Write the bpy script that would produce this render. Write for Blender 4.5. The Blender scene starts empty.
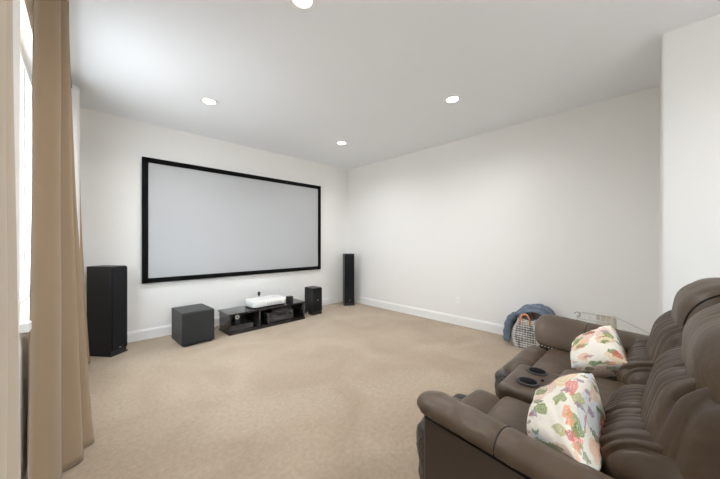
import bpy, bmesh, math, random
from mathutils import Vector, Matrix, Euler, noise
from math import sin, cos, pi, radians, sqrt, exp
random.seed(4)
S = bpy.context.scene
C = S.collection

# ------------------------------------------------------------------ helpers
def empty(name, label, cat, loc=(0, 0, 0), rotz=0, group=None, rot=None):
    o = bpy.data.objects.new(name, None); C.objects.link(o)
    o.location = loc; o.rotation_euler = rot if rot else (0, 0, rotz)
    o.empty_display_size = .05
    o['label'] = label; o['category'] = cat
    if group: o['group'] = group
    return o

def tag(o, label, cat, group=None):
    o['label'] = label; o['category'] = cat
    if group: o['group'] = group
    return o

def obj(name, bm, mats, parent=None, smooth=False, struct=False, label=None):
    me = bpy.data.meshes.new(name)
    bmesh.ops.recalc_face_normals(bm, faces=bm.faces[:])
    bm.to_mesh(me); bm.free()
    for m in (mats if isinstance(mats, (list, tuple)) else [mats]): me.materials.append(m)
    if smooth:
        for p in me.polygons: p.use_smooth = True
    o = bpy.data.objects.new(name, me); C.objects.link(o)
    if parent: o.parent = parent
    if struct: o['kind'] = 'structure'
    if label: o['label'] = label
    return o

def wnormal(o):
    m = o.modifiers.new('wn', 'WEIGHTED_NORMAL'); m.keep_sharp = True
    return o

def box(bm, a, b, bev=0, seg=2, mat=0, mtx=None):
    x0, y0, z0 = a; x1, y1, z1 = b
    r = bmesh.ops.create_cube(bm, size=1)
    vs = r['verts']
    for v in vs:
        v.co = Vector(((x0 + x1) / 2 + v.co.x * (x1 - x0), (y0 + y1) / 2 + v.co.y * (y1 - y0), (z0 + z1) / 2 + v.co.z * (z1 - z0)))
    fs = set(f for v in vs for f in v.link_faces)
    for f in fs: f.material_index = mat
    if bev:
        es = list(set(e for v in vs for e in v.link_edges))
        rr = bmesh.ops.bevel(bm, geom=es, offset=bev, segments=seg, profile=.5, affect='EDGES')
        vs = list(set(v for f in rr['faces'] for v in f.verts) | set(v for v in vs if v.is_valid))
    if mtx:
        for v in vs: v.co = mtx @ v.co
    return vs

def B(*args, **k):
    bm = bmesh.new(); box(bm, *args, **k); return bm

def lathe(bm, prof, seg=32, c=(0, 0, 0), mat=0, axis='z'):
    rings = []
    for r, z in prof:
        ring = []
        for i in range(seg):
            a = 2 * pi * i / seg
            if axis == 'z': p = (c[0] + r * cos(a), c[1] + r * sin(a), c[2] + z)
            elif axis == 'y': p = (c[0] + r * cos(a), c[1] + z, c[2] + r * sin(a))
            else: p = (c[0] + z, c[1] + r * cos(a), c[2] + r * sin(a))
            ring.append(bm.verts.new(p))
        rings.append(ring)
    for k in range(len(rings) - 1):
        for i in range(seg):
            f = bm.faces.new((rings[k][i], rings[k][(i + 1) % seg], rings[k + 1][(i + 1) % seg], rings[k + 1][i]))
            f.material_index = mat; f.smooth = True
    for ring in (rings[0], rings[-1]):
        try:
            f = bm.faces.new(ring); f.material_index = mat
        except ValueError: pass

def tube(bm, pts, r, seg=8, mat=0):
    pts = [Vector(p) for p in pts]
    rings = []; n = len(pts); up = Vector((0, 0, 1))
    for i, p in enumerate(pts):
        t = (pts[min(i + 1, n - 1)] - pts[max(i - 1, 0)]).normalized()
        u = t.cross(up)
        if u.length < .05: u = t.cross(Vector((1, 0, 0)))
        u.normalize(); w = t.cross(u)
        rings.append([bm.verts.new(p + r * (cos(2 * pi * k / seg) * u + sin(2 * pi * k / seg) * w)) for k in range(seg)])
    for k in range(n - 1):
        for i in range(seg):
            f = bm.faces.new((rings[k][i], rings[k][(i + 1) % seg], rings[k + 1][(i + 1) % seg], rings[k + 1][i]))
            f.material_index = mat; f.smooth = True
    bm.faces.new(rings[0]); bm.faces.new(rings[-1])

def grid_surface(bm, rows, mat=0, closed=False):
    vr = [[bm.verts.new(p) for p in row] for row in rows]
    for a, b in zip(vr[:-1], vr[1:]):
        n = len(a)
        for i in range(n if closed else n - 1):
            j = (i + 1) % n
            f = bm.faces.new((a[i], a[j], b[j], b[i])); f.material_index = mat; f.smooth = True
    return vr

def smoothstep(a, b, x):
    t = max(0, min(1, (x - a) / (b - a))); return t * t * (3 - 2 * t)

def puff(size, r=.06, bulge=(.0, .0, .0), res=34, wr=None):
    """upholstered block centred on the origin; r corner radius, bulge per axis"""
    if isinstance(res, int): res = (res, res, res)
    bm = bmesh.new()
    for i in range(3):
        j, k = (i + 1) % 3, (i + 2) % 3
        for sg in (-1, 1):
            vs = []
            for p in range(res[j] + 1):
                row = []
                for q in range(res[k] + 1):
                    c = [0, 0, 0]; c[i] = sg; c[j] = -1 + 2 * p / res[j]; c[k] = -1 + 2 * q / res[k]
                    row.append(bm.verts.new(c))
                vs.append(row)
            for p in range(res[j]):
                for q in range(res[k]):
                    bm.faces.new((vs[p][q], vs[p + 1][q], vs[p + 1][q + 1], vs[p][q + 1]))
    bmesh.ops.remove_doubles(bm, verts=bm.verts[:], dist=1e-5)
    bmesh.ops.recalc_face_normals(bm, faces=bm.faces[:])
    h = Vector(size) / 2
    rr = min(r, min(h) * .98)
    for v in bm.verts:
        u = v.co.copy()
        p = Vector((u.x * h.x, u.y * h.y, u.z * h.z))
        inner = Vector([max(-h[i] + rr, min(h[i] - rr, p[i])) for i in range(3)])
        d = p - inner
        if d.length > 1e-6:
            m = max(abs(d.x), abs(d.y), abs(d.z))
            p = inner + d.normalized() * m
        for i in range(3):
            j, k = [(1, 2), (0, 2), (0, 1)][i]
            p[i] += u[i] * bulge[i] * (1 - u[j] ** 2) * (1 - u[k] ** 2) if abs(u[i]) > .3 else 0
        v.co = p
    bm.normal_update()
    if wr:
        moves = []
        for v in bm.verts: moves.append(wr(v.co, v.normal, h))
        for v, m in zip(bm.verts, moves): v.co += v.normal * m
    for f in bm.faces: f.smooth = True
    return bm

def gathers(period=.034, amp=.006, top=1.0, bottom=1.0, seed=0, n_amp=.005, floor_w=.15):
    """stitched pleats: run up and down from the seams and die out over the plump middle"""
    def f(p, n, h):
        x, e = p.x, p.z / h.z
        ph = 3.0 * noise.noise(Vector((x * 9, e * .9, seed))) + 1.2 * noise.noise(Vector((x * 30, e * 1.6, seed + 5)))
        w = floor_w + top * smoothstep(.0, .95, e) + bottom * smoothstep(.0, .95, -e)
        w *= .45 + .9 * abs(noise.noise(Vector((x * 13, e * .8, seed + 9)))) * 2
        if abs(n.x) > .8: w *= .25
        w *= 1 - .85 * smoothstep(.80, .97, abs(x) / h.x)
        s = sin(x * 2 * pi / period + ph * 2 + seed)
        s = -(abs(s) ** .7) * 1.3 if s < 0 else s * .5
        return amp * w * s + n_amp * noise.noise(p * 9 + Vector((seed, 0, 0)))
    return f

# ------------------------------------------------------------------ materials
def new_mat(name):
    m = bpy.data.materials.new(name); m.use_nodes = True
    nt = m.node_tree; b = nt.nodes['Principled BSDF']
    return m, nt, b

def N(nt, typ, **k):
    n = nt.nodes.new(typ)
    for a, v in k.items():
        if a in n.inputs: n.inputs[a].default_value = v
        else: setattr(n, a, v)
    return n

def mat(name, col, rough=.5, metal=0, bump=None, spec=None, mix=None, sheen=0):
    """bump=(scale, strength, distance); mix=(scale, colour2, detail)"""
    m, nt, b = new_mat(name)
    b.inputs['Base Color'].default_value = (*col, 1)
    b.inputs['Roughness'].default_value = rough
    b.inputs['Metallic'].default_value = metal
    if spec is not None: b.inputs['Specular IOR Level'].default_value = spec
    if sheen: b.inputs['Sheen Weight'].default_value = sheen
    tc = N(nt, 'ShaderNodeTexCoord')
    if mix:
        nz = N(nt, 'ShaderNodeTexNoise', Scale=mix[0], Detail=mix[2])
        cr = N(nt, 'ShaderNodeValToRGB')
        cr.color_ramp.elements[0].position = .35; cr.color_ramp.elements[1].position = .65
        cr.color_ramp.elements[0].color = (*col, 1); cr.color_ramp.elements[1].color = (*mix[1], 1)
        nt.links.new(tc.outputs['Object'], nz.inputs['Vector'])
        nt.links.new(nz.outputs['Fac'], cr.inputs['Fac']); nt.links.new(cr.outputs['Color'], b.inputs['Base Color'])
    if bump:
        nz = N(nt, 'ShaderNodeTexNoise', Scale=bump[0], Detail=4)
        bp = N(nt, 'ShaderNodeBump', Strength=bump[1], Distance=bump[2])
        nt.links.new(tc.outputs['Object'], nz.inputs['Vector'])
        nt.links.new(nz.outputs['Fac'], bp.inputs['Height']); nt.links.new(bp.outputs['Normal'], b.inputs['Normal'])
    return m

def emis(name, col, st):
    m, nt, b = new_mat(name)
    b.inputs['Base Color'].default_value = (*col, 1)
    b.inputs['Emission Color'].default_value = (*col, 1); b.inputs['Emission Strength'].default_value = st
    return m

M = {}
M['wall'] = mat('wall paint', (.82, .805, .775), .75, bump=(260, .06, .002), spec=.25)
M['ceiling'] = mat('ceiling paint', (.84, .86, .885), .9, bump=(160, .10, .002), spec=.1)
M['trim'] = mat('trim paint', (.84, .835, .815), .4, bump=(30, .02, .001))
M['black'] = mat('black laminate', (.012, .012, .013), .42, bump=(120, .05, .001))
M['gloss'] = mat('black gloss laminate', (.020, .018, .018), .16, bump=(6, .02, .001))
M['vinyl'] = mat('black ash vinyl', (.022, .022, .023), .5, bump=(180, .2, .002), mix=(60, (.03, .03, .031), 3))
M['velvet'] = mat('black velvet', (.006, .006, .006), .95, bump=(500, .3, .001), spec=.1)
M['grille'] = mat('speaker cloth', (.028, .028, .028), .9, bump=(900, .6, .001), spec=.15)
M['grille_black'] = mat('black speaker cloth', (.013, .013, .014), .9, bump=(900, .6, .001), spec=.15)
M['badge'] = mat('silver badge', (.6, .6, .6), .3, .9)
M['screen'] = mat('projection screen', (.43, .43, .43), .8, bump=(700, .1, .0005), spec=.15)
M['white_plastic'] = mat('white plastic', (.82, .82, .80), .35, bump=(300, .03, .0005))
M['vent_pale'] = mat('pale vent plastic', (.42, .42, .42), .5)
M['vent'] = mat('dark vent plastic', (.10, .10, .10), .5)
M['glass_dark'] = mat('dark lens glass', (.01, .012, .03), .05, spec=.8)
M['metal_grey'] = mat('grey metal', (.075, .075, .08), .35, .5, bump=(60, .03, .001))
M['metal_mid'] = mat('brushed grey panel', (.04, .04, .042), .38, .3, bump=(60, .03, .001))
M['display'] = mat('display window', (.01, .01, .012), .08)
M['rod'] = mat('dark bronze', (.03, .022, .018), .4, .8)
M['wire'] = mat('white coated wire', (.60, .58, .55), .35)
M['chrome'] = mat('chrome', (.7, .7, .7), .15, 1)
M['cream_cloth'] = mat('cream cloth', (.66, .60, .50), .9, bump=(200, .2, .002))
M['orange_leather'] = mat('tan leather', (.55, .23, .10), .5, bump=(150, .1, .001))
M['cable'] = mat('black cable', (.015, .015, .015), .5)
M['frame_white'] = mat('window vinyl', (.80, .80, .79), .35)

def leather():
    m, nt, b = new_mat('dark brown leather')
    tc = N(nt, 'ShaderNodeTexCoord')
    n1 = N(nt, 'ShaderNodeTexNoise', Scale=3.5, Detail=3)
    cr = N(nt, 'ShaderNodeValToRGB')
    cr.color_ramp.elements[0].color = (.056, .035, .020, 1); cr.color_ramp.elements[1].color = (.090, .058, .035, 1)
    cr.color_ramp.elements[0].position = .3; cr.color_ramp.elements[1].position = .7
    nt.links.new(tc.outputs['Object'], n1.inputs['Vector']); nt.links.new(n1.outputs['Fac'], cr.inputs['Fac'])
    nt.links.new(cr.outputs['Color'], b.inputs['Base Color'])
    b.inputs['Roughness'].default_value = .43; b.inputs['Specular IOR Level'].default_value = .45
    n2 = N(nt, 'ShaderNodeTexNoise', Scale=16, Detail=3, Distortion=.6)
    n3 = N(nt, 'ShaderNodeTexVoronoi', Scale=420)
    b1 = N(nt, 'ShaderNodeBump', Strength=.35, Distance=.012); b2 = N(nt, 'ShaderNodeBump', Strength=.12, Distance=.001)
    for n in (n2, n3): nt.links.new(tc.outputs['Object'], n.inputs['Vector'])
    nt.links.new(n2.outputs['Fac'], b1.inputs['Height']); nt.links.new(n3.outputs['Distance'], b2.inputs['Height'])
    nt.links.new(b1.outputs['Normal'], b2.inputs['Normal']); nt.links.new(b2.outputs['Normal'], b.inputs['Normal'])
    return m
M['leather'] = leather()
M['crinkle'] = mat('crinkled leather', (.040, .032, .027), .33, bump=(45, .9, .02))
M['panel_leather'] = mat('side panel leather', (.046, .030, .022), .45, bump=(200, .08, .001))
M['seam'] = mat('dark seam', (.012, .010, .009), .8, spec=.15)

def carpet():
    m, nt, b = new_mat('beige carpet')
    tc = N(nt, 'ShaderNodeTexCoord')
    big = N(nt, 'ShaderNodeTexNoise', Scale=1.6, Detail=3, Distortion=.8)
    mid = N(nt, 'ShaderNodeTexNoise', Scale=38, Detail=3)
    fine = N(nt, 'ShaderNodeTexNoise', Scale=260, Detail=2)
    for n in (big, mid, fine): nt.links.new(tc.outputs['Object'], n.inputs['Vector'])
    def ramp(src, a, c, p0, p1):
        r = N(nt, 'ShaderNodeValToRGB'); r.color_ramp.elements[0].color = (*a, 1); r.color_ramp.elements[1].color = (*c, 1)
        r.color_ramp.elements[0].position = p0; r.color_ramp.elements[1].position = p1
        nt.links.new(src.outputs['Fac'], r.inputs['Fac']); return r
    r1 = ramp(big, (.40, .31, .225), (.465, .37, .275), .35, .65)
    r2 = ramp(mid, (.88, .875, .87), (1.05, 1.05, 1.05), .3, .7)
    r3 = ramp(fine, (.74, .73, .72), (1.12, 1.12, 1.12), .3, .7)
    m1 = N(nt, 'ShaderNodeMix', data_type='RGBA', blend_type='MULTIPLY'); m2 = N(nt, 'ShaderNodeMix', data_type='RGBA', blend_type='MULTIPLY')
    for mm in (m1, m2): mm.inputs[0].default_value = 1
    nt.links.new(r1.outputs['Color'], m1.inputs[6]); nt.links.new(r2.outputs['Color'], m1.inputs[7])
    nt.links.new(m1.outputs[2], m2.inputs[6]); nt.links.new(r3.outputs['Color'], m2.inputs[7])
    nt.links.new(m2.outputs[2], b.inputs['Base Color'])
    b.inputs['Roughness'].default_value = .95; b.inputs['Specular IOR Level'].default_value = .1
    b.inputs['Sheen Weight'].default_value = .15
    bp = N(nt, 'ShaderNodeBump', Strength=.6, Distance=.008)
    nt.links.new(fine.outputs['Fac'], bp.inputs['Height']); nt.links.new(bp.outputs['Normal'], b.inputs['Normal'])
    return m
M['carpet'] = carpet()

def fabric(name, col, trans=.0, sc=700):
    m, nt, b = new_mat(name)
    tc = N(nt, 'ShaderNodeTexCoord')
    n = N(nt, 'ShaderNodeTexNoise', Scale=sc, Detail=2)
    mp = N(nt, 'ShaderNodeMapping'); mp.inputs['Scale'].default_value = (1, 1, .25)
    nt.links.new(tc.outputs['Object'], mp.inputs['Vector']); nt.links.new(mp.outputs['Vector'], n.inputs['Vector'])
    r = N(nt, 'ShaderNodeValToRGB')
    r.color_ramp.elements[0].color = (*[c * .88 for c in col], 1); r.color_ramp.elements[1].color = (*col, 1)
    nt.links.new(n.outputs['Fac'], r.inputs['Fac']); nt.links.new(r.outputs['Color'], b.inputs['Base Color'])
    b.inputs['Roughness'].default_value = .9; b.inputs['Specular IOR Level'].default_value = .15; b.inputs['Sheen Weight'].default_value = .2
    bp = N(nt, 'ShaderNodeBump', Strength=.15, Distance=.001)
    nt.links.new(n.outputs['Fac'], bp.inputs['Height']); nt.links.new(bp.outputs['Normal'], b.inputs['Normal'])
    if trans:
        tr = N(nt, 'ShaderNodeBsdfTranslucent'); tr.inputs['Color'].default_value = (*col, 1)
        mx = N(nt, 'ShaderNodeMixShader'); mx.inputs[0].default_value = trans
        nt.links.new(b.outputs[0], mx.inputs[1]); nt.links.new(tr.outputs[0], mx.inputs[2])
        nt.links.new(mx.outputs[0], nt.nodes['Material Output'].inputs['Surface'])
    return m
M['curtain'] = fabric('tan curtain cloth', (.335, .24, .153), .10)
M['cream_curtain'] = fabric('cream curtain cloth', (.52, .42, .31), .10)
M['lining'] = fabric('white curtain lining', (.84, .81, .78), .35)
M['jacket'] = mat('slate blue cloth', (.085, .110, .155), .85, bump=(60, .4, .004), mix=(12, (.13, .16, .21), 3), sheen=.2)

def woven():
    m, nt, b = new_mat('woven grey and white basket weave')
    tc = N(nt, 'ShaderNodeTexCoord')
    mp = N(nt, 'ShaderNodeMapping'); mp.inputs['Rotation'].default_value = (radians(0), radians(0), 0)
    w = N(nt, 'ShaderNodeTexVoronoi', Scale=62, Randomness=.12)
    mp.inputs['Scale'].default_value = (1, 1, .62)
    nt.links.new(tc.outputs['Object'], mp.inputs['Vector']); nt.links.new(mp.outputs['Vector'], w.inputs['Vector'])
    r = N(nt, 'ShaderNodeValToRGB')
    r.color_ramp.elements[0].position = .50; r.color_ramp.elements[0].color = (.60, .57, .52, 1)
    r.color_ramp.elements[1].position = .66; r.color_ramp.elements[1].color = (.05, .05, .06, 1)
    nt.links.new(w.outputs['Distance'], r.inputs['Fac']); nt.links.new(r.outputs['Color'], b.inputs['Base Color'])
    bp = N(nt, 'ShaderNodeBump', Strength=.6, Distance=.004, invert=True)
    nt.links.new(w.outputs['Distance'], bp.inputs['Height']); nt.links.new(bp.outputs['Normal'], b.inputs['Normal'])
    b.inputs['Roughness'].default_value = .85
    return m
M['woven'] = woven()

def floral():
    m, nt, b = new_mat('cream floral print cotton')
    L = nt.links
    tc = N(nt, 'ShaderNodeTexCoord')
    def warp(scale, amt):
        n = N(nt, 'ShaderNodeTexNoise', Scale=scale, Detail=2)
        L.new(tc.outputs['UV'], n.inputs['Vector'])
        s = N(nt, 'ShaderNodeVectorMath', operation='SUBTRACT'); s.inputs[1].default_value = (.5, .5, .5)
        L.new(n.outputs['Color'], s.inputs[0])
        sc = N(nt, 'ShaderNodeVectorMath', operation='SCALE'); sc.inputs['Scale'].default_value = amt
        L.new(s.outputs[0], sc.inputs[0])
        a = N(nt, 'ShaderNodeVectorMath', operation='ADD'); L.new(tc.outputs['UV'], a.inputs[0]); L.new(sc.outputs[0], a.inputs[1])
        return a
    cur = None
    base = N(nt, 'ShaderNodeRGB'); base.outputs[0].default_value = (.82, .775, .69, 1)
    cur = base.outputs[0]
    def layer(cur, wscale, wamt, vscale, stretch, rot, thr, cols, keep, off):
        w = warp(wscale, wamt)
        mp = N(nt, 'ShaderNodeMapping'); mp.inputs['Scale'].default_value = stretch; mp.inputs['Rotation'].default_value = rot; mp.inputs['Location'].default_value = off
        L.new(w.outputs[0], mp.inputs['Vector'])
        v = N(nt, 'ShaderNodeTexVoronoi', Scale=vscale, voronoi_dimensions='2D'); L.new(mp.outputs[0], v.inputs['Vector'])
        sep = N(nt, 'ShaderNodeSeparateColor'); L.new(v.outputs['Color'], sep.inputs[0])
        cr = N(nt, 'ShaderNodeValToRGB'); cr.color_ramp.interpolation = 'CONSTANT'
        e = cr.color_ramp.elements
        e[0].position = 0; e[0].color = (*cols[0], 1); e[1].position = 1 / len(cols); e[1].color = (*cols[1], 1)
        for i in range(2, len(cols)):
            x = e.new(i / len(cols)); x.color = (*cols[i], 1)
        L.new(sep.outputs['Red'], cr.inputs['Fac'])
        # petal rings
        wv = N(nt, 'ShaderNodeMath', operation='SINE'); mu = N(nt, 'ShaderNodeMath', operation='MULTIPLY'); mu.inputs[1].default_value = 52
        L.new(v.outputs['Distance'], mu.inputs[0]); L.new(mu.outputs[0], wv.inputs[0])
        mr = N(nt, 'ShaderNodeMapRange'); mr.inputs['From Min'].default_value = -1; mr.inputs['From Max'].default_value = 1
        mr.inputs['To Min'].default_value = .55; mr.inputs['To Max'].default_value = 1
        L.new(wv.outputs[0], mr.inputs['Value'])
        lt = N(nt, 'ShaderNodeMath', operation='LESS_THAN'); lt.inputs[1].default_value = thr; L.new(v.outputs['Distance'], lt.inputs[0])
        kp = N(nt, 'ShaderNodeMath', operation='LESS_THAN'); kp.inputs[1].default_value = keep; L.new(sep.outputs['Green'], kp.inputs[0])
        f = N(nt, 'ShaderNodeMath', operation='MULTIPLY'); L.new(lt.outputs[0], f.inputs[0]); L.new(kp.outputs[0], f.inputs[1])
        f2 = N(nt, 'ShaderNodeMath', operation='MULTIPLY'); L.new(f.outputs[0], f2.inputs[0]); L.new(mr.outputs[0], f2.inputs[1])
        mx = N(nt, 'ShaderNodeMix', data_type='RGBA')
        L.new(f2.outputs[0], mx.inputs[0]); L.new(cur, mx.inputs[6]); L.new(cr.outputs['Color'], mx.inputs[7])
        return mx.outputs[2]
    cur = layer(cur, 16, .06, 8, (1, 1, 1), (0, 0, 0), .46, [(.68, .50, .40), (.62, .66, .70), (.70, .55, .34), (.60, .64, .68)], .6, (3, 1, 2))
    cur = layer(cur, 34, .04, 19, (1, .5, 1), (0, 0, .8), .36, [(.18, .26, .07), (.28, .33, .12), (.12, .20, .06), (.42, .42, .18)], .46, (1, 0, 0))
    cur = layer(cur, 44, .045, 12, (1, 1, 1), (0, 0, .3), .38, [(.56, .10, .07), (.72, .32, .18), (.66, .20, .17), (.76, .44, .28), (.70, .46, .34)], .50, (0, 2, 0))
    cur = layer(cur, 34, .04, 24, (1, .45, 1), (0, 0, -.7), .28, [(.30, .20, .30), (.16, .24, .08), (.50, .12, .12), (.14, .20, .08)], .36, (5, 0, 1))
    cur = layer(cur, 60, .03, 34, (1, .3, 1), (0, 0, -.2), .28, [(.20, .20, .11), (.42, .16, .14), (.30, .30, .16), (.32, .24, .30)], .30, (2, 3, 1))
    L.new(cur, b.inputs['Base Color'])
    b.inputs['Roughness'].default_value = .85; b.inputs['Specular IOR Level'].default_value = .2
    n = N(nt, 'ShaderNodeTexNoise', Scale=14, Detail=3); bp = N(nt, 'ShaderNodeBump', Strength=.35, Distance=.01)
    L.new(tc.outputs['Object'], n.inputs['Vector']); L.new(n.outputs['Fac'], bp.inputs['Height']); L.new(bp.outputs['Normal'], b.inputs['Normal'])
    return m
M['floral'] = floral()

def glass():
    m, nt, b = new_mat('window glass')
    b.inputs['Base Color'].default_value = (1, 1, 1, 1); b.inputs['Roughness'].default_value = 0
    b.inputs['Transmission Weight'].default_value = 1; b.inputs['IOR'].default_value = 1.02
    return m
M['glass'] = glass()

# ------------------------------------------------------------------ room
XL, XR, YB, H = -.20, 3.99, 4.475, 2.74
YN = -2.6           # rear wall
XS = 3.02           # the nearer, projecting stretch of the right wall
YS = -.04
XN, YJ = XL, YN
T = .16
WY0, WY1, WZ0, WZ1 = 1.93, 3.55, .865, 2.36

obj('floor', B((XL - T, YN - T, -.05), (XR + T, YB + T, 0)), M['carpet'], struct=True)
obj('ceiling', B((XL - T, YN - T, H), (XR + T, YB + T, H + .1)), M['ceiling'], struct=True)
obj('wall_back', B((XL - T, YB, 0), (XR + T, YB + T, H)), M['wall'], struct=True)
obj('wall_right', B((XR, YS, 0), (XR + T, YB, H)), M['wall'], struct=True)
bm = B((XS, YN - .05, -.02), (XR + T, YS, H + .02), bev=.012, seg=3)
obj('wall_right_projection', bm, M['wall'], struct=True)
bm = bmesh.new()
box(bm, (XL - T, YN, 0), (XL, WY0, H)); box(bm, (XL - T, WY1, 0), (XL, YB, H))
box(bm, (XL - T, WY0, 0), (XL, WY1, WZ0)); box(bm, (XL - T, WY0, WZ1), (XL, WY1, H))
obj('wall_left', bm, M['wall'], struct=True)
# rear wall, opened for an unseen window added to light the room
RX0, RX1, RZ0, RZ1 = .3, 1.9, .9, 2.3
bm = bmesh.new()
box(bm, (XN - T, YN - T, 0), (RX0, YN, H)); box(bm, (RX1, YN - T, 0), (XR + T, YN, H))
box(bm, (RX0, YN - T, 0), (RX1, YN, RZ0)); box(bm, (RX0, YN - T, RZ1), (RX1, YN, H))
obj('wall_front', bm, M['wall'], struct=True)

def baseboard(name, a, b, nrm):
    """a,b 2D end points on the wall, nrm 2D room-side direction"""
    bm = bmesh.new()
    prof = [(0, 0), (.014, 0), (.014, .105), (.011, .118), (.006, .128), (.004, .136), (0, .136)]
    rows = []
    for p in (a, b):
        rows.append([(p[0] + nrm[0] * d, p[1] + nrm[1] * d, z) for d, z in prof])
    vr = grid_surface(bm, rows)
    for f in bm.faces: f.smooth = False
    bm.faces.new(vr[0]); bm.faces.new(vr[1])
    obj(name, bm, M['trim'], struct=True)
baseboard('baseboard_back', (XL, YB), (XR, YB), (0, -1))
baseboard('baseboard_right', (XR, YS), (XR, YB), (-1, 0))
baseboard('baseboard_projection', (XS, YN), (XS, YS), (-1, 0))
baseboard('baseboard_left', (XL, YJ), (XL, YB), (1, 0))
baseboard('baseboard_front', (XN, YN), (XS, YN), (0, 1))

def window(name, axis, u0, u1, z0, z1, plane, inward):
    """sash window; axis 'y' = runs along Y in a wall of constant X"""
    root = bpy.data.objects.new(name, None); C.objects.link(root); root['kind'] = 'structure'
    def bx(bm, ua, ub, da, db, za, zb, bev=.003):
        if axis == 'y': box(bm, (plane + min(da, db), ua, za), (plane + max(da, db), ub, zb), bev)
        else: box(bm, (ua, plane + min(da, db), za), (ub, plane + max(da, db), zb), bev)
    o = -inward
    f = bmesh.new(); w = .045
    bx(f, u0, u0 + w, o * .06, o * .13, z0, z1); bx(f, u1 - w, u1, o * .06, o * .13, z0, z1)
    bx(f, u0 + w, u1 - w, o * .06, o * .13, z0, z0 + w); bx(f, u0 + w, u1 - w, o * .06, o * .13, z1 - w, z1)
    um = (u0 + u1) / 2
    bx(f, um - .025, um + .025, o * .065, o * .125, z0 + w, z1 - w)
    obj('window_frame', f, M['frame_white'], root)
    for ua, ub in ((u0 + w, um - .025), (um + .025, u1 - w)):
        g = bmesh.new(); bx(g, ua, ub, o * .093, o * .099, z0 + w, z1 - w, 0)
        obj('pane', g, M['glass'], root)
    s = bmesh.new(); bx(s, u0 - .03, u1 + .03, o * .06, inward * .03, z0 - .03, z0 + .012, .004)
    obj('window_sill', s, M['trim'], root)
    return root
window('window_1', 'y', WY0, WY1, WZ0, WZ1, XL, 1)
window('added_rear_window', 'x', RX0, RX1, RZ0, RZ1, YN, 1)  # invented window behind the camera, added to supply daylight

# ------------------------------------------------------------------ downlights
def downlight(x, y, where):
    r = empty('recessed_downlight', where, 'ceiling light', (x, y, H), group='round recessed downlights in the ceiling')
    bm = bmesh.new()
    lathe(bm, [(.058, -.002), (.060, -.006), (.070, -.009), (.083, -.005), (.085, 0), (.058, 0)], 40)
    obj('trim_ring', bm, M['trim'], r)
    bm = bmesh.new(); lathe(bm, [(.0585, -.001), (.0585, -.005), (.03, -.0062), (.001, -.0066)], 40)
    obj('lens', bm, lens_mat, r)
    ld = bpy.data.lights.new('downlight_lamp', 'AREA'); ld.shape = 'DISK'; ld.size = .12; ld.energy = E_DOWN
    ld.color = (.97, .98, 1.0); ld.spread = radians(150)
    lo = bpy.data.objects.new('downlight_lamp', ld); C.objects.link(lo); lo.parent = r; lo.location = (0, 0, -.012)
E_DOWN = 10.5
lens_mat = emis('lit lens', (1, .95, .88), 14)
downlight(.965, 3.32, 'round ceiling downlight above the screen wall, the one nearest the curtains')
downlight(2.82, 3.31, 'smallest looking downlight, near the corner where screen wall meets blank wall')
downlight(2.80, 1.485, 'downlight over the open carpet nearest the long blank right wall')
downlight(.975, 1.52, 'downlight cut off by the top edge of the photo')
downlight(2.45, -1.35, 'added unseen downlight behind the sofa back, beside the projecting wall')  # invented lamp out of view, added for more light
downlight(.975, -1.35, 'added unseen downlight behind the viewpoint, nearest the added rear window')  # also invented and out of view, added to help light the room

# ------------------------------------------------------------------ projection screen
r = empty('projector_screen', 'large wall-mounted grey projection screen in a black frame', 'projection screen', (1.888, YB - .045, 1.503))
hw, hh, fw = 1.367, .793, .062
bm = bmesh.new()
box(bm, (-hw, 0, hh - fw), (hw, .04, hh), .004); box(bm, (-hw, 0, -hh), (hw, .04, -hh + fw), .004)
box(bm, (-hw, 0, -hh + fw), (-hw + fw, .04, hh - fw), .004); box(bm, (hw - fw, 0, -hh + fw), (hw, .04, hh - fw), .004)
obj('frame', bm, M['velvet'], r)
obj('screen_surface', B((-hw + fw - .005, .014, -hh + fw - .005), (hw - fw + .005, .020, hh - fw + .005)), M['screen'], r)
for x in (-.8, .8): obj('mounting_bracket', B((x - .05, .04, hh - .06), (x + .05, .045, hh - .02)), M['metal_grey'], r)

# ------------------------------------------------------------------ speakers
def tower(name, label, loc, rz, w, d, h, badge_z, cat='speaker', taper=0, grille=True, feet=True):
    r = empty(name, label, cat, loc, rz)
    bm = B((-w / 2, .008, .018), (w / 2, d, h), bev=.004)
    obj('cabinet', bm, M['black'], r)
    obj('plinth', B((-w / 2 - .006, -.002, 0), (w / 2 + .006, d + .004, .018), bev=.003), M['black'], r)
    bm = B((-w / 2 + .004, -.010, .06), (w / 2 - .004, .008, h - .01), bev=.006, seg=3)
    obj('grille', bm, M['grille_black'], r)
    bm = B((-.012, -.0125, badge_z), (.012, -.009, badge_z + .006)); obj('badge', bm, M['badge'], r)
    return r
tower('tower_speaker', 'tall black floor-standing speaker beside the curtains, left of the screen', (.282, 4.09, 0), math.atan2(.105, .133), .178, .31, .965, .075)
tower('tower_speaker', 'slim black tower speaker in the far corner, right of the screen', (3.69, 4.10, 0), math.atan2(-.102, .167), .195, .22, 1.0, .10)
r = tower('bookshelf_speaker', 'small black speaker on the carpet at the right end of the low media stand', (2.848, 3.974, 0), radians(3), .19, .235, .452, .24)

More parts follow.
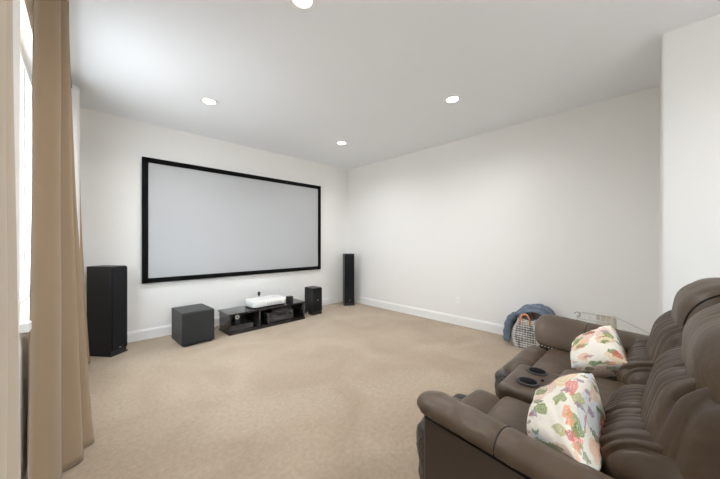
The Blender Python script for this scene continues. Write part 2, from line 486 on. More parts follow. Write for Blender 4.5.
r = empty('subwoofer', 'square black subwoofer box on the carpet left of the media stand', 'subwoofer', (.996, 3.81, 0), radians(2.6))
obj('cabinet', B((-.178, .02, .012), (.178, .455, .398), bev=.006, seg=3), M['vinyl'], r)
bm = B((-.176, -.004, .016), (.176, .022, .395), bev=.012, seg=4); obj('grille', bm, M['grille'], r)
for sx in (-.14, .14):
    for y in (.05, .41):
        bm = bmesh.new(); lathe(bm, [(.018, 0), (.018, .013)], 16, (sx, y, 0)); obj('foot', bm, M['black'], r)

# ------------------------------------------------------------------ media stand
r = empty('media_stand', 'low black open media stand beneath the projection screen', 'media stand', (1.957, 3.885, 0), radians(1.3))
hw = .585
obj('top_panel', B((-hw - .015, -.012, .258), (hw + .015, .385, .278), bev=.003), M['gloss'], r)
obj('bottom_panel', B((-hw, 0, .022), (hw, .37, .040), bev=.002), M['gloss'], r)
obj('plinth', B((-hw - .01, -.008, 0), (hw + .01, .375, .022), bev=.002), M['gloss'], r)
for x0 in (-hw, hw - .02): obj('side_panel', B((x0, 0, .040), (x0 + .02, .37, .258), bev=.0015), M['gloss'], r)
obj('divider_panel', B((-.175, .004, .040), (-.157, .36, .258), bev=.0015), M['metal_mid'], r, label='grey upright divider')
obj('back_panel', B((-hw + .02, .362, .040), (hw - .02, .37, .258)), M['black'], r)

r = empty('disc_player', 'dark slim disc player lying in the left bay of the media stand', 'disc player', (1.555, 3.905, .040), radians(1.3))
obj('body', B((-.15, .01, .006), (.15, .24, .068), bev=.003), M['metal_mid'], r)
obj('front_panel', B((-.15, 0, .006), (.15, .012, .068), bev=.003), M['metal_grey'], r)
obj('disc_tray', B((-.09, -.003, .040), (.02, .002, .052), bev=.001), M['black'], r)
for x in (-.12, .12): obj('foot', B((x - .012, .03, 0), (x + .012, .06, .006)), M['black'], r)

r = empty('canister_speaker', 'grey canister with a round white disc face, on the disc player in the stand', 'small speaker', (1.50, 3.975, .109), radians(1.3))
bm = bmesh.new(); lathe(bm, [(.030, 0), (.036, .004), (.036, .058), (.030, .064), (.001, .065)], 28); obj('canister', bm, M['metal_mid'], r)
bm = bmesh.new(); lathe(bm, [(.028, -.012), (.030, -.010), (.030, .004), (.028, .006)], 28, (0, -.02, .098), axis='y'); obj('disc_face', bm, M['white_plastic'], r)
bm = bmesh.new(); lathe(bm, [(.010, -.016), (.010, -.012)], 20, (0, -.02, .098), axis='y'); obj('lens', bm, M['vent'], r)
obj('neck', B((-.006, -.022, .064), (.006, -.012, .072)), M['vent'], r)

r = empty('av_receiver', 'black and grey audio receiver in the right bay of the media stand', 'receiver', (2.13, 3.91, .040), radians(1.3))
obj('body', B((-.215, .012, .012), (.215, .30, .150), bev=.003), M['metal_mid'], r)
obj('front_panel', B((-.215, 0, .012), (.215, .014, .150), bev=.004), M['metal_grey'], r)
obj('display', B((-.10, -.002, .095), (.10, .002, .128)), M['display'], r)
for x in (-.165, .165):
    bm = bmesh.new(); lathe(bm, [(.024, 0), (.023, -.018), (.019, -.021), (.001, -.021)], 28, (x, 0, .100), axis='y'); obj('knob', bm, M['metal_mid'], r)
for k in range(5):
    bm = bmesh.new(); lathe(bm, [(.006, 0), (.006, -.004), (.001, -.004)], 12, (-.08 + .04 * k, 0, .050), axis='y'); obj('button', bm, M['chrome'], r)
for x in (-.18, .18):
    bm = bmesh.new(); lathe(bm, [(.018, 0), (.018, .012)], 16, (x, .04, 0)); obj('foot', bm, M['black'], r)

r = empty('cable_box', 'thin dark set-top box lying on top of the receiver', 'set-top box', (2.15, 3.93, .190), radians(1.3))
obj('body', B((-.16, 0, .003), (.16, .20, .036), bev=.004), M['black'], r)
obj('front_strip', B((-.12, -.002, .012), (.12, .002, .026)), M['metal_grey'], r)

# projector
r = empty('video_projector', 'white video projector with rounded front corners on the media stand', 'projector', (1.985, 4.075, .278), radians(1.3))
def rounded_slab(x0, y0, x1, y1, z0, z1, rad, seg=8, top_r=.012):
    bm = bmesh.new()
    cs = [(x1 - rad, y1 - rad, 0), (x0 + rad, y1 - rad, 90), (x0 + rad, y0 + rad, 180), (x1 - rad, y0 + rad, 270)]
    def ring(z, ins):
        return [(cx + (rad - ins) * cos(radians(a + 90 * k / seg)), cy + (rad - ins) * sin(radians(a + 90 * k / seg)), z) for cx, cy, a in cs for k in range(seg + 1)]
    rows = [ring(z0, .006), ring(z0 + .006, 0), ring(z1 - top_r, 0), ring(z1 - top_r * .35, top_r * .3), ring(z1, top_r)]
    vr = grid_surface(bm, rows, closed=True)
    bm.faces.new(vr[0]); bm.faces.new(vr[-1]); return bm
obj('casing', rounded_slab(-.275, -.14, .27, .19, .014, .103, .07), M['white_plastic'], r)
bm = bmesh.new()
for k in range(9): box(bm, (-.06 + k * .028, -.1415, .030), (-.048 + k * .028, -.139, .060))
obj('air_vent', bm, M['vent_pale'], r)
bm = bmesh.new(); lathe(bm, [(.034, 0), (.034, .016), (.028, .020), (.026, .012), (.001, .012)], 28, (-.05, .196, .056), axis='y'); obj('lens', bm, M['glass_dark'], r)
bm = bmesh.new()
for k in range(4): box(bm, (.12 + k * .022, .06, .1028), (.134 + k * .022, .068, .1045))
obj('buttons', bm, M['vent'], r)
for x in (-.2, .2):
    for y in (-.05, .15):
        bm = bmesh.new(); lathe(bm, [(.013, 0), (.013, .0145)], 14, (x, y, 0)); obj('foot', bm, M['vent'], r)

r = empty('cube_speaker', 'little black cube box at the right end of the white projector', 'small speaker', (2.345, 4.02, .278), radians(6))
obj('housing', B((-.042, -.035, .003), (.042, .040, .094), bev=.006, seg=3), M['black'], r)
obj('grille', B((-.036, -.038, .010), (.036, -.034, .087), bev=.001), M['grille'], r)
obj('base', B((-.036, -.030, 0), (.036, .034, .004)), M['vent'], r)

r = empty('webcam', 'tiny black camera on a stem behind the projector, against the white wall', 'camera', (1.965, 4.292, .278), 0)
bm = bmesh.new(); lathe(bm, [(.030, 0), (.030, .004), (.006, .008), (.006, .12), (.001, .121)], 20); obj('stand', bm, M['black'], r)
bm = bmesh.new(); lathe(bm, [(.001, .115), (.014, .117), (.021, .128), (.021, .165), (.015, .176), (.001, .178)], 20); obj('head', bm, M['black'], r)
bm = bmesh.new(); lathe(bm, [(.010, 0), (.010, -.006), (.001, -.006)], 16, (0, -.019, .147), axis='y'); obj('lens', bm, M['glass_dark'], r)

# outlets
def outlet(label, loc, rz):
    r = empty('wall_outlet', label, 'outlet', loc, rz, group='white wall outlets')
    obj('cover_plate', B((-.036, -.006, -.058), (.036, 0, .058), bev=.003), M['white_plastic'], r)
    for z in (-.028, .018):
        obj('socket', B((-.017, -.0085, z - .004), (.017, -.005, z + .020), bev=.003), M['trim'], r)
outlet('white outlet plate low on the long blank right wall', (XR, 2.026, .354), -pi / 2)
outlet('white outlet plate on the screen wall just behind the projector', (2.44, YB, .40), 0)

def cable(label, pts, rad=.004, m='cable'):
    # smooth the polyline
    P = [Vector(p) for p in pts]; out = []
    for i in range(len(P) - 1):
        p0, p1, p2, p3 = P[max(i - 1, 0)], P[i], P[i + 1], P[min(i + 2, len(P) - 1)]
        for k in range(8):
            t = k / 8
            out.append(.5 * ((2 * p1) + (-p0 + p2) * t + (2 * p0 - 5 * p1 + 4 * p2 - p3) * t * t + (-p0 + 3 * p1 - 3 * p2 + p3) * t ** 3))
    out.append(P[-1])
    bm = bmesh.new(); tube(bm, out, rad)
    return tag(obj('power_cable', bm, M[m]), label, 'cable')
cable('black cable running from the subwoofer to the media stand', [(1.19, 4.18, .05), (1.22, 4.2, .02), (1.27, 4.22, .006), (1.32, 4.24, .03), (1.345, 4.245, .06)])
cable('thin pale cable on the carpet between the stand and the small speaker', [(2.575, 4.0, .02), (2.62, 3.95, .006), (2.68, 4.0, .005), (2.735, 4.10, .02), (2.742, 4.12, .04)], .003, 'wire')

# ------------------------------------------------------------------ curtains
def curtain_rows(top, bot, z0, z1, nz, power=1.6, seed=0, s0=0, s1=1, n=120, off=0):
    """top, bot: control polylines (x,y) of folds; interpolated with Catmull-Rom"""
    def cr(P, s):
        P = [Vector((*p, 0)) for p in P]
        f = s * (len(P) - 1); i = min(int(f), len(P) - 2); t = f - i
        p0, p1, p2, p3 = P[max(i - 1, 0)], P[i], P[i + 1], P[min(i + 2, len(P) - 1)]
        return .5 * ((2 * p1) + (-p0 + p2) * t + (2 * p0 - 5 * p1 + 4 * p2 - p3) * t * t + (-p0 + 3 * p1 - 3 * p2 + p3) * t ** 3)
    rows = []
    for k in range(nz + 1):
        t = k / nz; z = z1 + (z0 - z1) * t; w = t ** power
        row = []
        for i in range(n + 1):
            s = s0 + (s1 - s0) * i / n
            p = cr(top, s) * (1 - w) + cr(bot, s) * w
            p.x += .004 * noise.noise(Vector((s * 9, z * 1.7, seed))) * (0.3 + t)
            p.y += .003 * noise.noise(Vector((s * 7, z * 1.3, seed + 7)))
            row.append((p.x + off, p.y, z))
        rows.append(row)
    return rows

def solid(o, th=.004):
    m = o.modifiers.new('thick', 'SOLIDIFY'); m.thickness = th; m.offset = 0
    return o

top = [(-.163, 1.96), (-.150, 2.02), (-.098, 2.06), (-.086, 2.09), (-.100, 2.13), (-.150, 2.15), (-.120, 2.18), (-.070, 2.215), (-.070, 2.25), (-.140, 2.28), (-.125, 2.32), (-.072, 2.36), (-.070, 2.39), (-.13, 2.42), (-.165, 2.45)]
bot = [(-.182, 1.94), (-.168, 2.00), (-.115, 2.05), (-.088, 2.12), (-.090, 2.165), (-.140, 2.175), (-.075, 2.19), (-.012, 2.225), (-.010, 2.265), (-.080, 2.29), (-.030, 2.33), (.036, 2.375), (.034, 2.415), (-.05, 2.44), (-.16, 2.47)]
r = empty('tan_curtain', 'full-length tan curtain panel hanging nearest the viewpoint at the left edge', 'curtain', (0, 0, 0), group='curtain panels on the left window')
bm = bmesh.new(); grid_surface(bm, curtain_rows(top, bot, .006, 2.63, 60, 1.5, 1, n=220)); solid(obj('drape', bm, M['curtain'], r, True))

top2 = [(-.165, 3.56), (-.11, 3.58), (-.045, 3.62), (-.030, 3.66), (-.08, 3.70), (-.11, 3.73), (-.08, 3.78), (-.045, 3.82), (-.05, 3.86), (-.11, 3.89), (-.09, 3.93), (-.045, 3.965), (-.06, 4.0), (-.15, 4.02)]
bot2 = [(-.175, 3.53), (-.10, 3.56), (-.04, 3.60), (-.032, 3.65), (-.08, 3.69), (-.09, 3.73), (-.03, 3.78), (.012, 3.82), (.0, 3.86), (-.07, 3.89), (-.03, 3.92), (.038, 3.95), (.02, 4.0), (-.15, 4.03)]
r = empty('cream_curtain', 'cream curtain edge closest to the viewpoint, along the left border of the photo', 'curtain', (0, 0, 0), group='curtain panels on the left window')
top0 = [(-.16, .52), (-.10, .56), (-.075, .62), (-.10, .68), (-.155, .72), (-.13, .78), (-.10, .85), (-.105, .92), (-.155, .96), (-.145, 1.02), (-.122, 1.08), (-.118, 1.13), (-.135, 1.165), (-.175, 1.17)]
bot0 = [(-.16, .50), (-.10, .55), (-.07, .61), (-.10, .67), (-.155, .71), (-.125, .77), (-.09, .84), (-.10, .92), (-.15, .96), (-.135, 1.02), (-.108, 1.08), (-.098, 1.14), (-.115, 1.19), (-.165, 1.20)]
bm = bmesh.new(); grid_surface(bm, curtain_rows(top0, bot0, .006, 2.63, 40, 1.5, 9, n=160, off=-.016)); solid(obj('drape', bm, M['cream_curtain'], r, True))
r = empty('far_curtain', 'pale-lined tan curtain panel at the far end of the left window, beside the tall speaker', 'curtain', (0, 0, 0), group='curtain panels on the left window')
bm = bmesh.new(); grid_surface(bm, curtain_rows(top2, bot2, .006, 2.63, 50, 1.6, 4, s0=.30, s1=1, n=150)); solid(obj('drape', bm, M['curtain'], r, True))
bm = bmesh.new(); grid_surface(bm, curtain_rows(top2, bot2, .02, 2.63, 50, 1.6, 4, s0=0, s1=.30, n=70)); solid(obj('lining', bm, M['lining'], r, True, label='white curtain lining facing the window'))

r = empty('curtain_rod', 'dark metal curtain rod above the left window', 'curtain rod', (-.085, 2.9, 2.60))
bm = bmesh.new(); tube(bm, [(0, -2.45, 0), (0, 1.06, 0)], .011, 14); obj('rod', bm, M['rod'], r)
for s, y in ((1, 1.06), (-1, -2.45)):
    bm = bmesh.new(); lathe(bm, [(.001, 0), (.012, .002), (.012, .012), (.022, .024), (.025, .036), (.019, .048), (.001, .054)], 20, (0, 0, 0), axis='y')
    for v in bm.verts: v.co.y = v.co.y * s + y
    obj('finial', bm, M['rod'], r)
for y in (-2.42, -1.3, 1.03):
    bm = bmesh.new(); box(bm, (-.1145, y - .015, -.03), (0, y + .004, .03)) if 0 else lathe(bm, [(.02, -.1145), (.02, -.110), (.006, -.108), (.006, 0)], 14, (0, y, 0), axis='x'); obj('bracket', bm, M['rod'], r)

# ------------------------------------------------------------------ sofa
r = sofa = empty('reclining_sofa', 'dark brown leather two-seat reclining sofa with a cup holder console', 'sofa', (0, 0, 0))
Lm = M['leather']
def place(o, loc, rx=0, rz=0, ry=0):
    o.location = loc; o.rotation_euler = (rx, ry, rz); return o

def arm(x0, inner, sign, name):
    """sign +1: inner side faces +X.  x0 = outer face"""
    # flat outer / front panel
    w = abs(inner - x0)
    dz = lambda y: .007 - .078 * max(0, min(.75, .63 - y))
    xa, xb = (x0, inner) if sign > 0 else (inner, x0)
    a = bpy.data.objects.new('armrest', None)
    bm = B((xa + .012, -.55, .04), (xb - .065, .612, .585), bev=.012, seg=3) if sign > 0 else B((xa + .07, -.55, .04), (xb - .012, .612, .56), bev=.012, seg=3)
    for v in bm.verts:
        if v.co.z > .3: v.co.z += dz(v.co.y)
    base = obj('armrest', bm, M['panel_leather'], r)
    # padded roll: section swept along Y; sheer front end rounded
    ctrl = [(-.010, .588), (-.020, .604), (-.014, .626), (.012, .641), (.055, .642), (.110, .622), (.155, .585), (.188, .535), (.200, .485), (.192, .458), (.165, .452), (.12, .50), (.06, .56), (.02, .585)]
    sc = w / .20
    # refine section
    def cr(P, f):
        n = len(P); i = int(f) % n; t = f - int(f)
        g = lambda k: Vector(P[k % n])
        p0, p1, p2, p3 = g(i - 1), g(i), g(i + 1), g(i + 2)
        return .5 * ((2 * p1) + (-p0 + p2) * t + (2 * p0 - 5 * p1 + 4 * p2 - p3) * t * t + (-p0 + 3 * p1 - 3 * p2 + p3) * t ** 3)
    sec = [cr(ctrl, k * len(ctrl) / 56) for k in range(56)]
    cen = Vector((.075, .575))
    rows = []; Y0, Y1 = -.42, .655
    n = 150
    for k in range(n + 1):
        y = Y0 + (Y1 - Y0) * k / n
        e = (Y1 - y) / .085; s = sqrt(max(0, 1 - (1 - min(1, e)) ** 2)) if e < 1 else 1
        s = .30 + .70 * s if e < 1 else 1
        seam = exp(-((y - .345) / .006) ** 2) * .05
        row = []
        for j, p in enumerate(sec):
            q = cen + (p - cen) * (s - seam)
            d = (p - cen).normalized()
            wr = .0035 * noise.noise(Vector((y * 22, j * .12, 3 + x0))) + .006 * noise.noise(Vector((y * 6, j * .1, x0)))
            # gathers near the stitched outer edge
            ge = exp(-((j - 3) / 5) ** 2)
            wr += .0022 * ge * sin(y * 95 + 3 * noise.noise(Vector((y * 9, 0, 1))))
            q = q + d * wr
            row.append((x0 + sign * q.x * sc, y, q.y + dz(y)))
        rows.append(row)
    bm = bmesh.new(); vr = grid_surface(bm, rows, closed=True)
    bm.faces.new(vr[0]); bm.faces.new(vr[-1])
    obj('arm_pad', bm, Lm, base, True)
    k = round((.345 - Y0) / (Y1 - Y0) * n) - 1
    ring = [Vector(p) + (Vector((x0 + sign * cen.x * sc, p[1], cen.y + dz(.345))) - Vector(p)) * .012 for p in rows[k]]
    bm = bmesh.new(); tube(bm, ring + ring[:1], .0028, 6); obj('seam', bm, M['seam'], base)
    # piping along the outer edge
    bm = bmesh.new()
    xo = x0 + sign * .010
    tube(bm, [(xo, y, .566 + dz(y)) for y in (.60, .45, .3, .1, -.1, -.12, -.5)], .0035, 8)
    obj('piping', bm, M['seam'], base)
    return base
arm(.915, 1.135, 1, 'near'); fa = arm(2.735, 2.435, -1, 'far')
for k in range(14):
    bm = bmesh.new(); bmesh.ops.create_uvsphere(bm, u_segments=8, v_segments=6, radius=.0045)
    o = obj('stud', bm, M['trim'], fa, True); o.location = (2.440, .60 - .021 * k, .464 - .0016 * k)

def seat(x0, x1, seed, dx=0, dy=0):
    w = x1 - x0; xc = (x0 + x1) / 2
    bm = puff((w, .46, .16), .045, (.0, .0, .018), 30, lambda p, n, h: .004 * noise.noise(p * 8 + Vector((seed, 0, 0))))
    o = place(obj('seat_cushion', bm, Lm, r), (xc, .315, .375), radians(1.5))
    o['seat'] = 1; del o['seat']
    bm = puff((w, .19, .20), .075, (.0, .012, .012), 28, lambda p, n, h: .004 * noise.noise(p * 10 + Vector((seed, 3, 0))))
    place(obj('seat_front_roll', bm, Lm, r), (xc, .600, .352), 0)
    # crinkled footrest pad folded down under the seat front
    bm = puff((w + .02, .17, .33), .075, (.0, .015, .0), (60, 24, 44), lambda p, n, h: .007 * noise.noise(Vector((p.x * 30, p.y * 12, p.z * 30 + seed))) + .006 * noise.noise(Vector((p.x * 12, p.z * 14, seed))))
    place(obj('footrest', bm, M['crinkle'], r, label='crinkled leather footrest pad'), (xc - .01 + dx, .705 + dy, .235), radians(-5))
seat(1.125, 1.555, 1.0); seat(1.935, 2.470, 5.0, -.005, -.06)

# centre console
bm = puff((.385, .25, .36), .03, (0, 0, .004), 26, lambda p, n, h: .002 * noise.noise(p * 9))
# push cup recesses by leaving them to separate holders; top surface at z=.49
con = place(obj('console', bm, Lm, r), (1.75, .457, .306))
for cx, cy in ((1.853, .463), (1.683, .463)):
    bm = bmesh.new()
    lathe(bm, [(.052, .0), (.054, .004), (.050, .008), (.044, .008), (.041, .004), (.041, .001)], 36, (cx, cy, .4905))
    ch = obj('cup_holder', bm, M['chrome'] if False else M['metal_mid'], r)
    bm = bmesh.new(); lathe(bm, [(.0408, .0), (.0408, .0048), (.001, .0044)], 36, (cx, cy, .4912)); obj('cup_well', bm, M['velvet'], ch)
bm = bmesh.new(); lathe(bm, [(.008, 0), (.008, .005), (.001, .006)], 14, (1.752, .413, .491)); obj('recline_button', bm, M['seam'], r)
bm = puff((.39, .42, .21), .04, (.0, .0, .010), 26, lambda p, n, h: .004 * noise.noise(p * 7 + Vector((9, 0, 0))))
place(obj('console_lid', bm, Lm, r), (1.752, .150, .425))

# base and back shell
bm = B((1.10, -.50, .05), (2.46, .56, .30), bev=.01); obj('base', bm, M['panel_leather'], r)
for x in (1.0, 2.62):
    for y in (-.45, .5):
        bm = bmesh.new(); lathe(bm, [(.02, 0), (.028, .045)], 16, (x, y, 0)); obj('foot', bm, M['black'], r)

def back(x0, x1, seed):
    w = x1 - x0; xc = (x0 + x1) / 2
    bm = B((x0 + .02, -.46, .28), (x1 - .02, -.24, .93), bev=.03, seg=3)
    o = obj('backrest', bm, M['panel_leather'], r)
    bm = puff((w + .01, .26, .24), .11, (.0, .02, .0), (130, 30, 30), gathers(.036, .0075, 1.1, .8, seed, floor_w=.5))
    place(obj('lower_back_pillow', bm, Lm, o), (xc, -.01, .545), radians(-14))
    bm = puff((w + .015, .26, .42), .12, (.0, .035, .0), (130, 30, 44), gathers(.036, .0085, 1.2, .7, seed + 2, floor_w=.3))
    place(obj('middle_back_pillow', bm, Lm, o), (xc, -.137, .662), radians(12))
    bm = puff((w + .035, .36, .38), .155, (.012, .014, .010), (110, 34, 40), gathers(.045, .004, .0, .7, seed + 4, floor_w=.1))
    place(obj('headrest', bm, Lm, o), (xc, -.258, .852), radians(6))
    if x0 < 1.5: return o
    # stitched seam round the near end of the headrest
    bm = bmesh.new(); pts = []
    for k in range(41):
        a = 2 * pi * k / 40; pts.append((-(w + .035) / 2 + .028, .168 * cos(a), .176 * sin(a)))
    tube(bm, pts, .004, 6); place(obj('seam', bm, M['seam'], o), (xc, -.258, .852), radians(6))
    return o
back(1.115, 1.675, 2.0); back(1.865, 2.455, 8.0)
bm = puff((.22, .22, .52), .06, (.0, .015, .0), (50, 24, 40), gathers(.03, .004, 1, 1, 5))
place(obj('console_back', bm, Lm, r), (1.77, -.22, .66), radians(10))

# ------------------------------------------------------------------ floral pillows
def pillow(name, label, c, thick, seed, shape=None):
    """c: the four corners, (near back, far back, far front, near front)"""
    c = [Vector(p) for p in c]
    cen = sum(c, Vector()) / 4
    ux = ((c[1] - c[0]) + (c[2] - c[3])).normalized(); uy = ((c[0] - c[3]) + (c[1] - c[2]))
    uy = (uy - ux * uy.dot(ux)).normalized(); uz = ux.cross(uy)
    R = Matrix((ux, uy, uz)).transposed(); inv = R.transposed()
    lc = [inv @ (p - cen) for p in c]
    n = 48; bm = bmesh.new(); uvl = bm.loops.layers.uv.new('print')
    for sgn in (1, -1):
        rows = []
        for i in range(n + 1):
            u = sin(pi / 2 * (-1 + 2 * i / n)); row = []
            for j in range(n + 1):
                v = sin(pi / 2 * (-1 + 2 * j / n))
                pu = u * (1 - .09 * (1 - v * v) * abs(u) ** 2); pv = v * (1 - .09 * (1 - u * u) * abs(v) ** 2)
                a, b = (pu + 1) / 2, (pv + 1) / 2
                sq = 1 - .07 * u * u * v * v; pu *= sq; pv *= sq; a, b = (pu + 1) / 2, (pv + 1) / 2
                p = (lc[3] * (1 - a) + lc[2] * a) * (1 - b) + (lc[0] * (1 - a) + lc[1] * a) * b
                e = (max(0, 1 - abs(u) ** 3) ** .5) * (max(0, 1 - abs(v) ** 3) ** .5)
                th = thick * (1.0 if sgn > 0 else .5) * e * (1 + .2 * noise.noise(Vector((u * 1.6, v * 1.6, seed + sgn))))
                k = (1 - u ** 4) * (1 - v ** 4)
                if shape: th += shape(u, v, sgn) * k
                # gathers fanning in from the corners and seams
                g = (abs(u) ** 3 + abs(v) ** 3) * k
                th += .010 * g * noise.noise(Vector((math.atan2(v, u) * 5, 0, seed))) + .005 * k * noise.noise(Vector((u * 4, v * 4, seed)))
                row.append(p + Vector((0, 0, sgn * th)))
            rows.append(row)
        n0 = len(bm.faces); grid_surface(bm, rows); bm.faces.ensure_lookup_table()
        for fi in range(n0, len(bm.faces)):
            i, j = divmod(fi - n0, n)
            for lp, (di, dj) in zip(bm.faces[fi].loops, ((0, 0), (0, 1), (1, 1), (1, 0))):
                lp[uvl].uv = ((i + di) / n * .44 + seed, (j + dj) / n * .42 + sgn * 2)
    bmesh.ops.remove_doubles(bm, verts=bm.verts[:], dist=.0008)
    o = obj(name, bm, M['floral'], None, True)
    o.location = cen; o.rotation_euler = R.to_euler()
    return tag(o, label, 'pillow', 'floral print throw pillows on the sofa')

def fold(u, v, s):
    return -.020 * exp(-((v - .10 - .7 * abs(u - .1)) / .10) ** 2) if s > 0 else 0
def fold2(u, v, s):
    return -.016 * exp(-((v - .35 + .5 * u) / .10) ** 2) if s > 0 else 0
pillow('throw_pillow', 'larger-looking cream floral pillow wedged against the near armrest', [(.985, .135, .595), (1.475, .165, .715), (1.46, .36, .54), (1.14, .315, .51)], .135, 3, fold)
pillow('throw_pillow', 'cream floral pillow on the far seat, leaning by the far armrest', [(1.93, .075, .62), (2.40, .175, .715), (2.36, .38, .53), (1.99, .335, .505)], .135, 11, fold2)

# ------------------------------------------------------------------ woven tote bag
r = empty('woven_tote', 'grey and white woven tote bag on the carpet beside the far armrest', 'bag', (3.72, 1.03, 0), radians(0))
bm = bmesh.new(); rows = []
for k in range(13):
    t = k / 12; z = .004 + .335 * t
    hx = .085; hy = .125 + .050 * sin(pi * min(1, t * 1.15)) ** 1.0 - .035 * t; row = []
    for i in range(48):
        a = 2 * pi * i / 48; c, s = cos(a), sin(a)
        ex = abs(c) ** .45 * (1 if c > 0 else -1); ey = abs(s) ** .45 * (1 if s > 0 else -1)
        row.append((ex * hx + .004 * noise.noise(Vector((a * 2, t * 3, 1))), ey * hy, z))
    rows.append(row)
vr = grid_surface(bm, rows, closed=True); bm.faces.new(vr[0])
o = obj('bag_body', bm, M['woven'], r, True); solid(o, .008)
for x in (-.088,):
    for dy in (-.045, .045):
        pass
def strap(x, m):
    bm = bmesh.new(); rows = []
    for k in range(25):
        a = pi * k / 24
        y = .048 * cos(a); z = .325 + .075 * sin(a) ** .7 if 0 < k < 24 else .325
        rows.append([(x - .003, y * (1 if k else 1), z), (x + .003, y, z)])
    pts = [(x, .048, .28)] + [(x, .048 * cos(pi * k / 16), .325 + .075 * sin(pi * k / 16)) for k in range(17)] + [(x, -.048, .28)]
    tube(bm, pts, .011, 8)
    return obj('handle', bm, m, r, label='tan leather handle')
strap(-.092, M['orange_leather']); strap(.092, M['orange_leather'])

# jacket draped over and behind the tote
bm = bmesh.new()
path = [(1.262, .012), (1.275, .10), (1.262, .20), (1.238, .30), (1.185, .385), (1.11, .46), (1.02, .495), (.93, .505), (.85, .485), (.79, .43), (.755, .34), (.745, .24), (.74, .12), (.74, .02)]
def crp(P, f):
    n = len(P); i = min(int(f), n - 2); t = f - i
    p0, p1, p2, p3 = Vector(P[max(i - 1, 0)]), Vector(P[i]), Vector(P[i + 1]), Vector(P[min(i + 2, n - 1)])
    return .5 * ((2 * p1) + (-p0 + p2) * t + (2 * p0 - 5 * p1 + 4 * p2 - p3) * t * t + (-p0 + 3 * p1 - 3 * p2 + p3) * t ** 3)
rows = []
for k in range(91):
    f = k / 90 * (len(path) - 1); q = crp(path, f)
    cen = Vector((1.02, .22)); d = (q - cen).normalized()
    row = []
    for j in range(41):
        s = j / 40
        # cross-section: front edge sags down over the bag, arches, then falls behind it
        x = 3.655 + (3.955 - 3.655) * s
        drop = .075 * (1 - s) ** 2.2 + .045 * s ** 3
        wr = .012 * noise.noise(Vector((f * 1.1, s * 4, 2))) + .006 * noise.noise(Vector((f * 3, s * 9, 5))) + .007 * sin(s * 22 + 2.5 * noise.noise(Vector((f * .8, s * 2, 0))))
        p = q - d * (drop - wr)
        if f < 3: x -= .0 * (3 - f)
        row.append((x + .01 * noise.noise(Vector((f, s * 3, 9))), p.x, max(.008, p.y)))
    rows.append(row)
grid_surface(bm, rows)
# sleeve hanging down the left of the bag
o = obj('jacket', bm, M['jacket'], None, True); solid(o, .012)
tag(o, 'slate blue jacket draped over the woven tote bag by the wall', 'jacket')
bm = bmesh.new()
pts = [(3.66, 1.12, .40), (3.645, 1.17, .36), (3.635, 1.205, .29), (3.635, 1.222, .20), (3.64, 1.232, .11), (3.65, 1.232, .045)]
rows = []
for k in range(31):
    f = k / 30 * 5; i = min(int(f), 4); t = f - i
    c = Vector(pts[i]).lerp(Vector(pts[i + 1]), t); row = []
    for j in range(20):
        a = 2 * pi * j / 20; rad = .038 + .005 * sin(f * 6) + .004 * noise.noise(Vector((cos(a) * 2, sin(a) * 2, f * 3)))
        row.append((c.x + rad * .8 * cos(a), c.y + rad * sin(a), c.z + .004 * sin(a)))
    rows.append(row)
vr = grid_surface(bm, rows, closed=True); bm.faces.new(vr[0]); bm.faces.new(vr[-1])
obj('sleeve', bm, M['jacket'], o, True)

# ------------------------------------------------------------------ white wire rack behind the far arm
r = empty('wire_rack', 'white wire rack leaning behind the far armrest by the blank wall', 'rack', (0, 0, 0))
bm = bmesh.new()
tube(bm, [(3.52, .53, .03), (3.52, .53, .50), (3.52, .515, .530), (3.52, .49, .538), (3.52, .27, .535), (3.52, .245, .52), (3.52, .235, .03)], .007, 10)
tube(bm, [(3.40, .53, .03), (3.40, .53, .47), (3.40, .505, .50), (3.40, .27, .50), (3.40, .235, .48), (3.40, .235, .03)], .007, 10)
obj('frame', bm, M['wire'], r)
for k in range(7):
    y = .50 - k * .038
    bm = bmesh.new(); tube(bm, [(3.40, y, .50), (3.46, y, .508), (3.52, y, .536)], .003, 6); obj('crossbar', bm, M['wire'], r)
for z in (.47, .44, .40, .36, .25, .12):
    bm = bmesh.new(); tube(bm, [(3.40, .53, z), (3.40, .235, z)], .003, 6); obj('shelf_wire', bm, M['wire'], r)
# curled dark hook at the left end
bm = bmesh.new(); tube(bm, [(3.46, .53 + .022 * cos(a * .5) - .01, .525 + .022 * sin(a * .5)) for a in range(0, 10)], .003, 6); obj('hook', bm, M['vent'], r)
# cloth bag hanging on it
bm = bmesh.new(); rows = []
for k in range(15):
    z = .548 - .02 * k; rows.append([(3.528 + .006 * noise.noise(Vector((j * .5, k * .4, 0))), .385 - j * .0105, z) for j in range(14)])
grid_surface(bm, rows); o = solid(obj('folded_cloth', bm, M['cream_cloth'], None, True), .006); tag(o, 'cream folded cloth hung on the white wire rack', 'cloth')
# long tubes running on towards the wall corner
r2 = empty('metal_pole', 'thin pale metal pole sloping from the rack toward the wall corner', 'pole', (0, 0, 0))
bm = bmesh.new(); tube(bm, [(3.56, .27, .540), (3.50, .03, .445), (3.46, .0, .02)], .007, 8); obj('pole', bm, M['wire'], r2)
bm = bmesh.new(); tube(bm, [(3.43, .20, .455), (3.43, .01, .425), (3.40, .0, .02)], .009, 8); obj('leg', bm, M['wire'], r2)
bm = bmesh.new(); tube(bm, [(3.425, .20, .441), (3.425, .01, .411)], .006, 8); obj('dark_strip', bm, M['cable'], r2)

# ------------------------------------------------------------------ light
w = bpy.data.worlds.new('sky'); S.world = w; w.use_nodes = True
bg = w.node_tree.nodes['Background']; bg.inputs['Strength'].default_value = 13
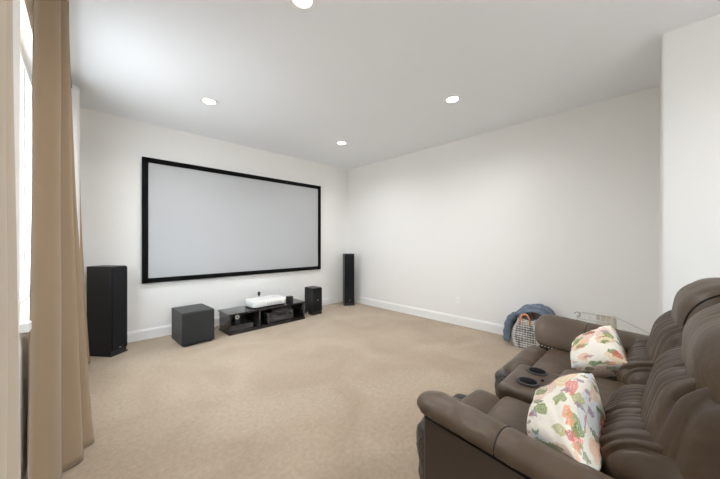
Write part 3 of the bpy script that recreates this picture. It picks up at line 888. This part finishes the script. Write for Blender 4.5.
# bright overcast sky over a darker garden
_tc = w.node_tree.nodes.new('ShaderNodeTexCoord'); _sx = w.node_tree.nodes.new('ShaderNodeSeparateXYZ'); _cr = w.node_tree.nodes.new('ShaderNodeValToRGB')
w.node_tree.links.new(_tc.outputs['Generated'], _sx.inputs[0])
_mr = w.node_tree.nodes.new('ShaderNodeMapRange'); _mr.inputs['From Min'].default_value = -1
w.node_tree.links.new(_sx.outputs['Z'], _mr.inputs['Value']); w.node_tree.links.new(_mr.outputs[0], _cr.inputs['Fac'])
_e = _cr.color_ramp.elements
_e[0].position = .44; _e[0].color = (.33, .35, .36, 1); _e[1].position = .51; _e[1].color = (.80, .91, 1.0, 1)
w.node_tree.links.new(_cr.outputs['Color'], bg.inputs['Color'])
def portal(loc, rot, sx, sy):
    ld = bpy.data.lights.new('window_portal', 'AREA'); ld.shape = 'RECTANGLE'; ld.size = sx; ld.size_y = sy
    ld.cycles.is_portal = True
    lo = bpy.data.objects.new('window_portal', ld); C.objects.link(lo); lo.location = loc; lo.rotation_euler = rot
portal((XL - T - .01, (WY0 + WY1) / 2, (WZ0 + WZ1) / 2), (0, radians(-90), 0), WZ1 - WZ0, WY1 - WY0)
portal(((RX0 + RX1) / 2, YN - T - .01, (RZ0 + RZ1) / 2), (radians(90), 0, 0), RX1 - RX0, RZ1 - RZ0)  # portal of the added rear window

# ------------------------------------------------------------------ camera
cd = bpy.data.cameras.new('camera'); cam = bpy.data.objects.new('camera', cd); C.objects.link(cam)
cd.sensor_fit = 'HORIZONTAL'; cd.sensor_width = 36; cd.lens = 36 * 285 / 720; cd.clip_start = .02
cd.shift_y = 2.5 / 720
cam.location = (0, 0, 1.23); cam.rotation_euler = (radians(90), 0, radians(-44.1))
S.camera = cam
S.view_settings.view_transform = 'Standard'; S.view_settings.look = 'None'; S.view_settings.gamma = 1
S.view_settings.use_curve_mapping = False
S.view_settings.exposure = 0.28
S.cycles.max_bounces = 10; S.cycles.diffuse_bounces = 7; S.cycles.use_denoising = True
S.cycles.sample_clamp_indirect = 6
